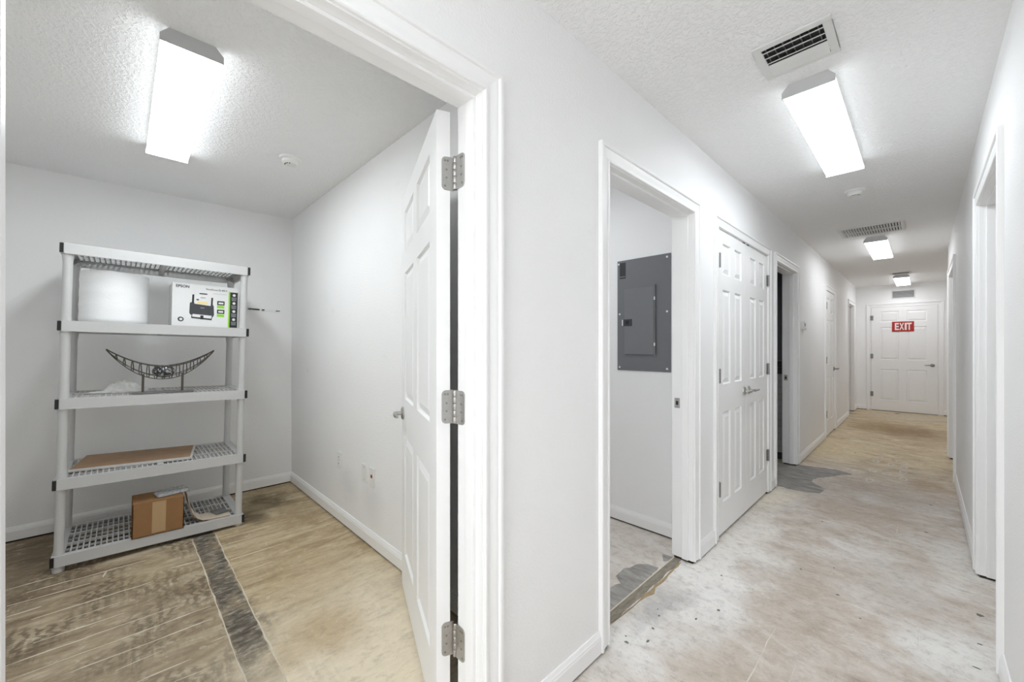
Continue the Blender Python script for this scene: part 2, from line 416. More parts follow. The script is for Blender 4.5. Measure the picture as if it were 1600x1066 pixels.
def slab_x(x0, x1, y0, y1, openings):
    b = MB(); y = y0
    for a0, a1 in sorted(openings):
        b.box(x0, x1, y, a0 - JT, 0, ZC); b.box(x0, x1, a0 - JT, a1 + JT, DH + JT, ZC); y = a1 + JT
    return b.box(x0, x1, y, y1, 0, ZC)
struct(slab_x(XL - WT, XL, YBACK, YE, [O_ROOM, O_PANEL, O_CLOSET, O_BATH, O_D4, O_D5]).build('wall_left', 'wall'), 'long white hallway wall with doorways', 'wall')
struct(slab_x(XR, XR + WT, YBACK, R_END - .1, [R_1, R_2]).build('wall_right', 'wall'), 'white hallway wall on the near right', 'wall')
struct(MB().box(-2.9, 3.0, YE, YE + .1, 0, ZC).build('wall_end', 'wall'), 'white wall at the far end of the hallway', 'wall')
w0 = struct(MB().box(XL - WT, XL + .10, YBACK - .1, YBACK, 0, ZC).box(XR - .10, XR + WT, YBACK - .1, YBACK, 0, ZC).box(XL + .1, XR - .1, YBACK - .1, YBACK, 2.25, ZC).build('wall_behind', 'wall'))
w1 = struct(empty('fill_opening_1'), 'added opening for fill daylight at the hall end behind the viewpoint', 'fill_opening')  # unseen opening, added so that world light fills the hall
for x in (XL + .1, (XL + XR) / 2 - .025, XR - .15): MB().box(x, x + .05, YBACK - .08, YBACK - .03, 0, 2.25).build('mullion', 'nickel', w1)
for z in (0, 1.0, 2.2): MB().box(XL + .1, XR - .1, YBACK - .075, YBACK - .035, z, z + .05).build('rail', 'nickel', w1)
struct(MB().box(XB - .1, XB, -1.0, YR + WT, 0, ZC).build('wall_room_back', 'wall_room'), 'back wall of the storage room behind the shelf', 'wall')
struct(MB().box(XB, XL - WT, YR, YR + WT, 0, ZC).build('wall_room_right', 'wall_room'), 'right wall of the storage room with outlets', 'wall')
struct(MB().box(XB, XL - WT, -1.0, -.9, 0, ZC).build('wall_room_left', 'wall_room'))
struct(MB().box(-3.3, XL - WT, YP, YP + .1, 0, ZC).build('wall_panel', 'wall'), 'wall carrying the grey electrical panel', 'wall')
struct(MB().box(-3.4, -3.3, YR + WT, YP + .1, 0, ZC).build('wall_panel_back', 'wall'))
struct(MB().box(-2.6, XL - WT, 4.05, 4.15, 0, ZC).build('wall_closet', 'wall'))
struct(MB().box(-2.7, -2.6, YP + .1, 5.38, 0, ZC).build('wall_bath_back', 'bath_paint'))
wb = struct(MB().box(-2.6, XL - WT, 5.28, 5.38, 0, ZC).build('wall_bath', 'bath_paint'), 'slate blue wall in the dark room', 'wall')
struct(MB().box(-2.7, XL - WT, 8.9, 9.0, 0, ZC).build('wall_far_room', 'wall'))
struct(MB().box(-1.8, -1.7, 5.38, 8.9, 0, ZC).build('wall_closet_back', 'wall'))
struct(MB().box(-2.8, -2.7, 8.9, YE, 0, ZC).build('wall_far_room_back', 'wall'))
struct(MB().box(XR + WT, 2.6, 1.5, 1.6, 0, ZC).box(XR + WT, 2.6, 4.5, 4.6, 0, ZC).box(2.6, 2.7, 1.5, 4.6, 0, ZC).build('wall_right_room', 'wall'))
struct(MB().box(XR + WT, 2.6, 4.9, 5.0, 0, ZC).box(2.6, 2.7, 4.9, R_END, 0, ZC).build('wall_right_office', 'wall'))
struct(MB().box(XR, 2.6, R_END - .1, R_END, 0, ZC).build('wall_corner', 'wall'))
struct(MB().box(XJOG, XJOG + .1, R_END, YE, 0, ZC).build('wall_far_right', 'wall'))

# ------------------------------------------------------------------ trim
BASE_PROF = [(0, .012), (.0135, .012), (.0135, .070), (.0115, .076), (.0115, .081), (.0085, .086), (.006, .094), (.0045, .098), (0, .098)]
def mbox(mp, a0, a1, n0, n1, z0, z1):
    p = mp(a0, n0, z0); q = mp(a1, n1, z1); return MB().box(min(p[0], q[0]), max(p[0], q[0]), min(p[1], q[1]), max(p[1], q[1]), min(p[2], q[2]), max(p[2], q[2]))
def baseboard(side, mp, runs, label=None, shade_runs=None):
    root = struct(empty('baseboard_' + side), label, 'baseboard' if label else None)
    for a0, a1 in runs: MB().extr(mp, BASE_PROF, a0, a1).build('board', 'trim', root)
    for a0, a1 in shade_runs or runs: mbox(mp, a0, a1, -.01, .0015, -.005, .0125).build('base_gap_shade', 'sill', root)  # strip in the gap under the board, its shade painted in by colour
CW = .07                       # casing width
CAS = [(0, 0), (0, .009), (.003, .012), (.010, .012), (.0125, .0078), (.016, .0070), (.022, .0078), (.040, .0115), (.048, .0125), (.0495, .0105), (.0525, .0105), (.054, .0175), (.058, .0195), (.067, .0195), (.07, .017), (.07, 0)]
RV = .004                      # reveal
def casing(root, mp, a0, a1, zt, z0=.014):
    a0 -= RV; a1 += RV; zt += RV
    for e, sg in ((a0, -1), (a1, 1)):
        MB().loft([[mp(e + sg * u, n, z0) for u, n in CAS], [mp(e + sg * u, n, zt + u) for u, n in CAS]]).build('casing_side', 'trim', root)
    MB().loft([[mp(a0 - u, n, zt + u) for u, n in CAS], [mp(a1 + u, n, zt + u) for u, n in CAS]]).build('casing_head', 'trim', root)
def mbox(mp, a0, a1, n0, n1, z0, z1):
    p = mp(a0, n0, z0); q = mp(a1, n1, z1); return MB().box(min(p[0], q[0]), max(p[0], q[0]), min(p[1], q[1]), max(p[1], q[1]), min(p[2], q[2]), max(p[2], q[2]))
tn = [0]
def frame(mp, mp_in, o, label, stop=.062, inner=True, stops=True):
    tn[0] += 1; root = struct(empty('trim_%d' % tn[0]), label, 'door frame')
    casing(root, mp, o[0], o[1], DH)
    if inner: casing(root, mp_in, o[0], o[1], DH)
    mbox(mp, o[0] - JT, o[0], -WT, 0, .014, DH + JT).build('side_jamb', 'trim', root)
    mbox(mp, o[1], o[1] + JT, -WT, 0, .014, DH + JT).build('side_jamb', 'trim', root)
    mbox(mp, o[0], o[1], -WT, 0, DH, DH + JT).build('head_jamb', 'trim', root)
    mbox(mp, o[0] - JT, o[0] - .003, -WT + .003, -.003, -.005, .0142).build('jamb_gap_shade', 'sill', root)  # dark blocks paint the shade under both side jambs
    mbox(mp, o[1] + .003, o[1] + JT, -WT + .003, -.003, -.005, .0142).build('jamb_gap_shade', 'sill', root)
    if stops:
        mbox(mp, o[0], o[0] + .011, -stop, -stop + .036, .014, DH - .011).build('door_stop', 'trim', root, bevel=.002)
        mbox(mp, o[1] - .011, o[1], -stop, -stop + .036, .014, DH - .011).build('door_stop', 'trim', root, bevel=.002)
        mbox(mp, o[0], o[1], -stop, -stop + .036, DH - .011, DH).build('door_stop', 'trim', root, bevel=.002)
    return root
t_room = frame(mp_left, mp_left_in, O_ROOM, 'white door frame around the storage room opening', stop=.066)
t_panel = frame(mp_left, mp_left_in, O_PANEL, 'white door frame of the room with the electrical panel')
t_closet = frame(mp_left, mp_left_in, O_CLOSET, 'white frame around the double closet doors', inner=False, stops=False)
t_bath = frame(mp_left, mp_left_in, O_BATH, 'white door frame of the dark tiled room')
t_d4 = frame(mp_left, mp_left_in, O_D4, 'white frame of the closed single door far down the left wall', inner=False, stops=False)
t_d5 = frame(mp_left, mp_left_in, O_D5, 'white frame of the last doorway on the left wall')
t_r1 = frame(mp_right, mp_right_in, R_1, 'white door frame on the near right wall')
t_r2 = frame(mp_right, mp_right_in, R_2, 'white door frame farther along the right wall')
def out(o): return o[0] - RV - CW, o[1] + RV + CW
lo = [out(o) for o in (O_ROOM, O_PANEL, O_CLOSET, O_BATH, O_D4, O_D5)]
runs = [(YBACK, lo[0][0])] + [(lo[i][1], lo[i + 1][0]) for i in range(5) if lo[i + 1][0] - lo[i][1] > .01] + [(lo[5][1], YE)]
def gaps(a, b, ops):
    e = [a] + [v for o in sorted(ops) for v in (o[0] - JT, o[1] + JT)] + [b]; return list(zip(e[::2], e[1::2]))
baseboard('left', mp_left, runs, 'white baseboard along the left hallway wall', gaps(YBACK, YE, [O_ROOM, O_PANEL, O_CLOSET, O_BATH, O_D4, O_D5]))
ro = [out(o) for o in (R_1, R_2)]
baseboard('right', mp_right, [(YBACK, ro[0][0]), (ro[0][1], ro[1][0]), (ro[1][1], R_END)], 'white baseboard along the right hallway wall', gaps(YBACK, R_END, [R_1, R_2]))
E_D = (-.698, .202)
baseboard('end', mp_end, [(XL, E_D[0] - RV - CW), (E_D[1] + RV + CW, XJOG)], 'white baseboard on the end wall')
baseboard('room_back', mp_rback, [(-.9, YR)], 'white baseboard on the storage room back wall')
baseboard('room_right', mp_rright, [(XB, XL - WT - .02)], 'white baseboard on the storage room right wall')
baseboard('panel', mp_panel, [(-3.3, XL - WT - .02)], 'white baseboard under the electrical panel')

# strike plates on the jambs
for root, mp, o, n in ((t_panel, mp_left, O_PANEL, -.093), (t_bath, mp_left, O_BATH, -.093)):
    y = o[1]; x = XL + n
    sp = MB().box(x - .016, x + .016, y - .0015, y, .895, .955).build('strike_plate', 'nickel', root, bevel=.0006)
    MB().box(x - .007, x + .007, y - .0022, y - .0014, .913, .937).build('strike_hole', 'duct', sp)
    for zz in (.903, .947): MB().lathe([(.0035, -.0024), (.0035, -.0012)], 8, (x, y, zz), 'y').build('screw', 'steel_dark', sp)

# end wall frame (the exit door sits on the face of the wall)
tn[0] += 1; t_end = struct(empty('trim_%d' % tn[0]), 'white door frame around the exit door', 'door frame')
casing(t_end, mp_end, E_D[0], E_D[1], 2.015)

# ------------------------------------------------------------------ doors
def door(name, W, H, T, cols, rows, loc, rotz, label, both=True):
    """leaf local frame: x along the width, y into the thickness (0 is the seen face), z up"""
    root = struct(empty(name, loc, (0, 0, rotz)), label, 'door')
    rec = .010; b = MB()
    xs = [0] + [v for c in cols for v in c] + [W]; zs = [0] + [v for r in rows for v in r] + [H]
    b.box(0, W, rec, T - rec, 0, H)
    for i in range(0, len(xs), 2):
        for y0, y1 in ((0, rec), (T - rec, T)): b.box(xs[i], xs[i + 1], y0, y1, 0, H)
    for c in cols:
        for i in range(0, len(zs), 2):
            for y0, y1 in ((0, rec), (T - rec, T)): b.box(c[0], c[1], y0, y1, zs[i], zs[i + 1])
    # moulded sticking round every panel: a sloped fillet between frame and recess
    for c in cols:
        for r in rows:
            for y0, y1 in ((0, rec), (T, T - rec)):
                e = .007; o = [(c[0], r[0]), (c[1], r[0]), (c[1], r[1]), (c[0], r[1])]; i_ = [(c[0] + e, r[0] + e), (c[1] - e, r[0] + e), (c[1] - e, r[1] - e), (c[0] + e, r[1] - e)]
                b.loft([[(x, y0 + (y1 - y0) * .15, z) for x, z in o], [(x, y1, z) for x, z in i_]], cap=False)
    b.build('stiles_and_rails', 'door', root)
    cache = {}
    for c in cols:
        for r in rows:
            key = (round(c[1] - c[0], 4), round(r[1] - r[0], 4))
            if key not in cache:
                w, h = key; p = MB(); g = .013; s_ = min(.026, w * .22)
                for y0, y1 in ((rec, .0015), (T - rec, T - .0015)):
                    o = [(g, g), (w - g, g), (w - g, h - g), (g, h - g)]; k = g + s_; i_ = [(k, k), (w - k, k), (w - k, h - k), (k, h - k)]
                    p.loft([[(x, y0, z) for x, z in o], [(x, y1, z) for x, z in i_]])
                cache[key] = p.mesh('panel', 'door')
            inst(cache[key], 'panel', root, (c[0], 0, r[0]))
    return root
ROWS = [(.20, .80), (.985, 1.615), (1.715, 1.92)]
def lever(root, x, z, direction, y=0, mat='nickel'):
    """lever handle on the face y, turned towards direction (+1/-1 along x)"""
    h = MB().lathe([(.001, -.012), (.024, -.012), (.030, -.008), (.031, 0)], 24, (x, y, z), 'y').lathe([(.010, -.05), (.010, -.010)], 14, (x, y, z), 'y').build('lever_handle', mat, root, True)
    MB().tube([(x - direction * .010, y - .046, z), (x + direction * .02, y - .050, z + .002), (x + direction * .06, y - .052, z + .003), (x + direction * .10, y - .048, z)], [.010, .010, .0085, .007], 10).build('lever', mat, h, True)
    return h
def butt_hinge(root, x, z, mat='steel_dark', h=.09, y=0):
    o = MB().box(x - .022, x + .022, y - .003, y + .002, z - h / 2, z + h / 2).lathe([(.0085, z - h / 2 - .002), (.0085, z + h / 2 + .002)], 10, (x, y - .009, 0)).build('hinge', mat, root, True)
    return o

# storage room door: swung into the room, hinged on the right jamb
PIN = Vector((-1.058, .774, 0)); PHI = math.radians(22.0)
u = Vector((-math.cos(PHI), math.sin(PHI), 0)); nrm = Vector((-math.sin(PHI), -math.cos(PHI), 0))
T1 = .0445; W1 = .893
# local x runs from the hinge edge to the free edge: rotation takes +x to u; +y must be -nrm
org = PIN + u * .012 + nrm * (.014 + T1)
# with +x -> u, +y = rot90(u) = (-sin, -cos) = nrm, so mirror: build with the seen face at y = T (outer side along nrm)
rotz = math.atan2(u.y, u.x)
org = PIN + u * .012 + nrm * .014
d1 = door('door_1', W1, 2.012, T1, [(.115, .395), (.495, .778)], ROWS, (org.x, org.y, .014), rotz, 'white six-panel door swung open against the storage room wall')
z_off = .014
kb = MB().lathe([(.032, T1), (.032, T1 + .006), (.026, T1 + .011), (.001, T1 + .012)], 24, (W1 - .064, 0, .905), 'y').lathe([(.011, T1 + .008), (.0105, T1 + .040)], 14, (W1 - .064, 0, .905), 'y').build('lever_handle', 'nickel', d1, True)
MB().tube([(W1 - .054, T1 + .04, .905), (W1 - .10, T1 + .046, .906), (W1 - .14, T1 + .047, .905), (W1 - .165, T1 + .042, .904)], [.0105, .010, .009, .0075], 10).build('lever', 'nickel', kb, True)
kb2 = MB().lathe([(.032, 0), (.032, -.006), (.02, -.010)], 20, (W1 - .064, 0, .905), 'y').build('rose', 'nickel', d1, True)
MB().box(W1 - .0005, W1 + .0015, .010, .034, .875, .935).build('latch_plate', 'nickel', d1)
def rounded(w, h, r, corner):
    """leaf outline in (s, z), s from the knuckle outwards, rounded at the far corners"""
    p = [(0, -h / 2)]
    for k in range(6): t = -math.pi / 2 + k * math.pi / 10; p.append((w - r + r * math.cos(t), -h / 2 + r + r * math.sin(t)))
    for k in range(6): t = k * math.pi / 10; p.append((w - r + r * math.cos(t), h / 2 - r + r * math.sin(t)))
    return p + [(0, h / 2)]
HOLES = [(.031, .041), (.022, .041), (.026, .012), (.026, -.014), (.031, -.041)]
for zc in (.312, 1.066, 1.824):
    h = .108; zl = zc - z_off
    hg = empty('hinge', (0, 0, 0)); hg.parent = d1
    # door leaf lies on the hinge edge of the door (x = 0), running along the thickness
    ol = rounded(.040, h, .014, 0)
    lf = MB().loft([[(-.0025, s_ - .012, zl + z) for s_, z in ol], [(.0002, s_ - .012, zl + z) for s_, z in ol]]).build('door_leaf', 'nickel', hg)
    for s_, z in HOLES: MB().lathe([(.0036, -.0031), (.0036, -.002)], 8, (0, s_ - .014, zl + z), 'x').build('screw', 'steel_dark', lf)
    # knuckles on the pin
    for k in range(5):
        za = zl - h / 2 + k * h / 5
        p = Vector((-.012, -.014, 0))
        MB().lathe([(.0068, za + .0006), (.0075, za + .0016), (.0075, za + h / 5 - .0016), (.0068, za + h / 5 - .0006)], 14, (p.x, p.y, 0)).build('knuckle', 'nickel', hg, True)
    ol2 = rounded(.046, h, .014, 0)
    jl = MB().loft([[(PIN.x + .004 + s_, .7725, zc + z) for s_, z in ol2], [(PIN.x + .004 + s_, .7752, zc + z) for s_, z in ol2]]).build('hinge_leaf', 'nickel', t_room)
    for s_, z in HOLES: MB().lathe([(.0036, .7718), (.0036, .773)], 8, (PIN.x + .008 + s_, 0, zc + z), 'y').build('screw', 'steel_dark', jl)

# closet: a pair of narrow six-panel doors, faces flush with the hall side
mid = (O_CLOSET[0] + O_CLOSET[1]) / 2; wl = mid - O_CLOSET[0] - .004
cols = [(.095, .245), (.335, .487)]
# leaf frame: x -> +Y, y -> -X  (rotation +90 about z)
da = door('door_2', wl, 2.0, .035, cols, ROWS, (XL + .001, O_CLOSET[0] + .003, .024), math.pi / 2, 'left leaf of the white six-panel closet doors')
db = door('door_3', wl, 2.0, .035, [(wl - c[1], wl - c[0]) for c in cols[::-1]], ROWS, (XL + .001, mid + .001, .024), math.pi / 2, 'right leaf of the white six-panel closet doors')
lever(da, wl - .045, .905, -1); lever(db, .055, .905, 1)
for z in (.31, 1.045, 1.795): butt_hinge(da, .004, z); butt_hinge(db, wl - .004, z)
for d_, x in ((da, wl - .05), (db, .05)): MB().box(x - .022, x + .022, -.003, .02, 2.0, 2.006).build('ball_catch', 'black', d_)
# single door farther down
w4 = O_D4[1] - O_D4[0] - .006
dd = door('door_4', w4, 2.008, .035, [(.11, .34), (.43, w4 - .11)], ROWS, (XL + .001, O_D4[0] + .003, .018), math.pi / 2, 'closed white six-panel door far down the left hallway wall')
lever(dd, w4 - .06, .905, 1, mat='steel_dark')
for z in (.31, 1.05, 1.80): butt_hinge(dd, .004, z)
# exit door
we = E_D[1] - E_D[0] - .006
de = door('door_5', we, 1.998, .04, [(.125, .385), (.49, we - .135)], ROWS, (E_D[0] + .003, YE - .012, .014), 0, 'white six-panel exit door at the end of the hallway')
lever(de, we - .065, .895, -1, mat='steel_dark')
for z in (.31, 1.05, 1.80): butt_hinge(de, .002, z, y=-.004)
MB().box(E_D[0], E_D[1], YE - .022, YE - .014, .004, .013).build('door_sweep', 'steel_dark', t_end)

# exit sign on the exit door
sg = empty('exit_sign', (-.254, YE - .0125, 1.537))
MB().box(-.15, .15, -.006, 0, 0, .192).build('sign_plate', 'red', sg, bevel=.002)
for i, ch in enumerate('EXIT'):
    me = text_mesh(ch, .20, .0015, 'sign_white', .0065, 'CENTER', .9)
    xs = [v.co.x for v in me.vertices]; ys = [v.co.y for v in me.vertices]
    wd = (.056, .064, .026, .066)[i]; cx = (-.082, -.016, .038, .086)[i]
    for v in me.vertices:
        v.co.x = (v.co.x - (min(xs) + max(xs)) / 2) * wd / (max(xs) - min(xs)); v.co.y = (v.co.y - (min(ys) + max(ys)) / 2) * .135 / (max(ys) - min(ys))
    inst(me, 'letter', sg, (cx, -.0075, .098), (math.pi / 2, 0, 0))
tag(sg, 'red exit sign with white block letters on the end door', 'sign')

# ------------------------------------------------------------------ lights
def wrap_light(name, cx, cy, length, along, lens, label):
    r = empty(name, (cx, cy, ZC), (0, 0, 0 if along == 'y' else math.pi / 2))
    L = length / 2; cap = [(-.096, -.056), (-.096, -.030), (-.070, 0), (.070, 0), (.096, -.030), (.096, -.056)]
    MB().box(-.062, .062, -L + .004, L - .004, -.014, 0).build('housing', 'fixture', r)
    for s_ in (-1, 1):
        MB().loft([[(x, s_ * (L - .005), z) for x, z in cap], [(x, s_ * L, z) for x, z in cap]]).build('end_cap', 'fixture', r)
    half = [(.064, -.006), (.072, -.006), (.093, -.031), (.093, -.048), (.089, -.0525), (.082, -.054)]
    pr = [(-x, z) for x, z in half] + half[::-1]
    MB().loft([[(x, -L + .005, z) for x, z in pr], [(x, L - .005, z) for x, z in pr]], cap=False, closed=False).build('lens', lens, r, True)
    tag(r, label, 'ceiling light', 'wraparound ceiling lights'); return r
wrap_light('ceiling_light', -2.545, .194, 1.21, 'x', 'lens_room', 'wraparound fluorescent light on the storage room ceiling above the shelf')
wrap_light('ceiling_light', -.35, 2.752, 1.21, 'y', 'lens_hall', 'nearest wraparound fluorescent light on the hallway ceiling')
wrap_light('ceiling_light', -.35, 6.395, 1.21, 'y', 'lens_far', 'wraparound hallway light beside the wide return grille')
wrap_light('ceiling_light', -.24, 9.76, 1.20, 'y', 'lens_end', 'farthest wraparound hallway light in front of the exit door')
wrap_light('ceiling_light', -2.1, 1.91, 1.21, 'x', 'lens_side', 'wraparound light on the ceiling of the room with the electrical panel')
wrap_light('ceiling_light', 1.35, 3.05, 1.21, 'y', 'lens_side', 'wraparound light on the ceiling of the near right room')
wrap_light('ceiling_light', -.35, -.90, 1.21, 'y', 'lens_back', 'wraparound hallway light behind the viewpoint')

# ------------------------------------------------------------------ ceiling vents and detectors
def register(name, cx, cy, w, d, label):
    r = empty(name, (cx, cy, ZC)); fw = .028
    x, y = w / 2, d / 2
    f = MB()
    for a, b in (((-x, -y), (x, -y + fw)), ((-x, y - fw), (x, y)), ((-x, -y + fw), (-x + fw, y - fw)), ((x - fw, -y + fw), (x, y - fw))):
        f.box(a[0], b[0], a[1], b[1], -.008, 0)
    f.build('frame', 'grille', r, bevel=.0015)
    MB().box(-x + fw, x - fw, -y + fw, y - fw, -.0015, -.0005).build('duct_opening', 'duct', r)
    n = 5; inner = d - 2 * fw
    for k in range(n):
        yy = -y + fw + inner * (k + .5) / n; tilt = -1 if k < n / 2 else 1; hw = inner / n * (.20 if k < 3 else .50)
        MB().loft([[(-x + fw, yy - hw, -.010 + tilt * .003), (-x + fw, yy + hw, -.010 - tilt * .003), (-x + fw, yy + hw, -.0088 - tilt * .003), (-x + fw, yy - hw, -.0088 + tilt * .003)],
                   [(x - fw, yy - hw, -.010 + tilt * .003), (x - fw, yy + hw, -.010 - tilt * .003), (x - fw, yy + hw, -.0088 - tilt * .003), (x - fw, yy - hw, -.0088 + tilt * .003)]]).build('louver', 'grille', r)
    for k in range(7):
        xx = -x + fw + (w - 2 * fw) * (k + .5) / 7
        MB().box(xx - .002, xx + .002, -y + fw, -y + fw + inner * .55, -.005, -.0015).build('vane', 'steel_dark', r)
    MB().tube([(x - fw + .004, 0, -.008), (x - fw + .004, .012, -.016), (x - fw + .004, .05, -.018)], .0022, 6).build('damper_lever', 'grille', r)
    tag(r, label, 'vent', 'ceiling air registers'); return r
register('air_register', -.35, 1.915, .25, .25, 'square white air register on the ceiling beside the nearest hallway light')
register('air_register', -.24, 8.98, .25, .25, 'dark air register on the ceiling beside the farthest hallway light')
def return_grille():
    r = empty('return_grille', (-.36, 5.42, ZC)); x, y, fw = .245, .215, .028; f = MB()
    for a, b in (((-x, -y), (x, -y + fw)), ((-x, y - fw), (x, y)), ((-x, -y + fw), (-x + fw, y - fw)), ((x - fw, -y + fw), (x, y - fw))): f.box(a[0], b[0], a[1], b[1], -.008, 0)
    f.build('frame', 'grille', r, bevel=.0015)
    MB().box(-x + fw, x - fw, -y + fw, y - fw, -.0015, -.0005).build('duct_opening', 'duct', r)
    MB().box(-x + fw, x - fw, -.005, .005, -.012, -.002).build('centre_bar', 'grille', r)
    for k in range(21):
        xx = -x + fw + (2 * x - 2 * fw) * (k + .5) / 21
        MB().loft([[(xx - .006, yy, -.012), (xx - .0045, yy, -.012), (xx + .006, yy, -.0018), (xx + .0045, yy, -.0018)] for yy in (-y + fw, y - fw)]).build('fin', 'grille', r)
    tag(r, 'wide white return air grille with many fins on the hallway ceiling', 'vent')
return_grille()
def wall_vent():
    r = empty('wall_vent', (-.25, YE, 2.165)); w, h = .165, .165; f = MB(); fw = .018
    f.box(-w, w, -.008, 0, 0, fw).box(-w, w, -.008, 0, h - fw, h).box(-w, -w + fw, -.008, 0, fw, h - fw).box(w - fw, w, -.008, 0, fw, h - fw)
    f.build('frame', 'grille', r)
    MB().box(-w + fw, w - fw, -.0015, -.0005, fw, h - fw).build('duct_opening', 'duct', r)
    for k in range(9):
        z = fw + (h - 2 * fw) * (k + .5) / 9
        MB().loft([[(xx, -.0075, z - .005), (xx, -.0065, z - .006), (xx, -.0015, z + .004), (xx, -.0025, z + .005)] for xx in (-w + fw, w - fw)]).build('louver', 'grille_grey', r)
    tag(r, 'small louvered vent on the wall above the exit door', 'vent')
wall_vent()
def detector(x, y, label):
    r = empty('smoke_detector', (x, y, ZC))
    MB().lathe([(.062, 0), (.062, -.010), (.056, -.014), (.050, -.016)], 28).build('base', 'white_plastic', r, True)
    MB().lathe([(.047, -.014), (.046, -.030), (.036, -.040), (.001, -.042)], 28).build('head', 'white_plastic', r, True)
    for k in range(4):
        a = -.9 + k * .5; MB().box(.030 * math.cos(a - 1.0) - .006, .030 * math.cos(a - 1.0) + .006, .030 * math.sin(a - 1.0) - .002, .030 * math.sin(a - 1.0) + .002, -.0425, -.037).build('slot', 'duct', r)
    tag(r, label, 'smoke detector', 'ceiling smoke detectors')
detector(-2.765, .755, 'round white smoke detector on the storage room ceiling')
detector(-.355, 3.97, 'round white smoke detector on the hallway ceiling')

# ------------------------------------------------------------------ electrical panel
ep = empty('electrical_panel', (-1.345, YP, 1.09))
MB().box(-.197, .197, -.006, 0, 0, .785).build('cover', 'panel', ep, bevel=.0015)
dr = MB().box(-.135, .085, -.020, -.006, .115, .575).build('panel_door', 'panel_door', ep, bevel=.003)
MB().box(.078, .094, -.017, -.0055, .105, .585).build('door_surround', 'panel', ep)
MB().box(-.135, .094, -.012, -.0055, .575, .590).build('door_surround', 'panel', ep)
lt = MB().box(-.142, -.075, -.024, -.019, .315, .362).build('latch', 'ink_dark', dr, bevel=.002)
MB().box(-.120, -.096, -.026, -.0235, .327, .351).build('latch_button', 'black', lt)
MB().box(-.150, -.140, -.023, -.008, .318, .360).build('latch_catch', 'white_plastic', dr)
for z in (.185, .495): MB().box(.087, .095, -.021, -.016, z - .011, z + .011).build('hinge', 'white_plastic', dr)
MB().box(-.178, -.130, -.0068, -.0058, .655, .770).build('label_plate', 'ink_black', ep)
MB().box(-.176, -.132, -.0072, -.0066, .667, .671).build('label_line', 'ink_grey', ep)
for x in (-.178, .172):
    for z in (.022, .402, .762): MB().lathe([(.0065, -.0085), (.0075, -.006)], 12, (x if z < .7 or x > 0 else -.186, 0, z), 'y').build('screw', 'white_plastic', ep, True)
tag(ep, 'dark grey electrical breaker panel on the wall of the second room', 'breaker panel')

# ------------------------------------------------------------------ small wall things
def outlet(x, label, kind):
    r = empty('wall_outlet', (x, YR, .38)); MB().box(-.035, .035, -.006, 0, 0, .118).build('cover_plate', 'white_plastic', r, bevel=.002)
    if kind == 'duplex':
        for z in (.036, .082):
            s_ = MB().box(-.016, .016, -.0085, -.005, z - .013, z + .013).build('socket', 'white_plastic', r, bevel=.0015)
            for q in (-.006, .006): MB().box(q - .0012, q + .0012, -.0092, -.008, z - .004, z + .006).build('slot', 'duct', s_)
        MB().lathe([(.003, -.0075), (.003, -.005)], 8, (0, 0, .059), 'y').build('screw', 'ink_grey', r)
    elif kind == 'blank':
        for z in (.02, .098): MB().lathe([(.003, -.0075), (.003, -.005)], 8, (0, 0, z), 'y').build('screw', 'ink_grey', r)
    else:
        MB().box(-.009, .009, -.0085, -.005, .055, .075).build('jack', 'red', r); MB().box(-.006, .006, -.009, -.008, .058, .068).build('jack_hole', 'duct', r)
    tag(r, label, 'outlet', 'storage room wall plates')
outlet(-2.938, 'white duplex outlet closest to the shelf on the storage room wall', 'duplex')
outlet(-2.523, 'blank white wall plate left of the plate with a dark jack', 'blank')
outlet(-2.412, 'white wall plate with a small dark jack nearest the open door', 'jack')
st = empty('wall_strip', (XB, .91, 1.582))
MB().box(0, .004, -.02, .125, -.008, .010).build('strip', 'white_plastic', st)
MB().tube([(.006, -.123, .006), (.006, -.04, .003)], .0055, 8).build('rod', 'black', st, True)
MB().box(.004, .008, -.022, -.002, -.003, .007).build('clip', 'black', st); MB().box(.004, .006, .09, .12, -.006, .004).build('screw_plate', 'steel_dark', st)
tag(st, 'thin white strip with black rod on the wall right of the shelf', 'wall bracket')
th = empty('thermostat', (XL, 5.40, 1.44))
MB().box(0, .022, -.045, .045, .01, .095).build('body', 'white_plastic', th, bevel=.004); MB().box(0, .03, .01, .04, 0, .03).build('lower_tab', 'white_plastic', th, bevel=.002); MB().box(.022, .024, -.02, .03, .04, .075).build('display', 'ink_grey', th)
tag(th, 'small white thermostat on the left hallway wall past the dark doorway', 'thermostat')

# ------------------------------------------------------------------ tiled wainscot in the dark room
tile_me = MB().box(-.073, .073, -.012, 0, -.035, .035).mesh('tile', 'bath_tile', bevel=.002)
dk_me = MB().box(-.073, .073, -.014, 0, -.035, .035).mesh('tile', 'bath_tile_dark', bevel=.002)
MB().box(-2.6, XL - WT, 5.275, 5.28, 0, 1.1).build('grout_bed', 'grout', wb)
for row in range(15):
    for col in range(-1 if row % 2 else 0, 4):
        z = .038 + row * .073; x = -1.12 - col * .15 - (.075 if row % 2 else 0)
        inst(dk_me if row in (13, 14, 0) else tile_me, 'tile', wb, (x, 5.275, z))

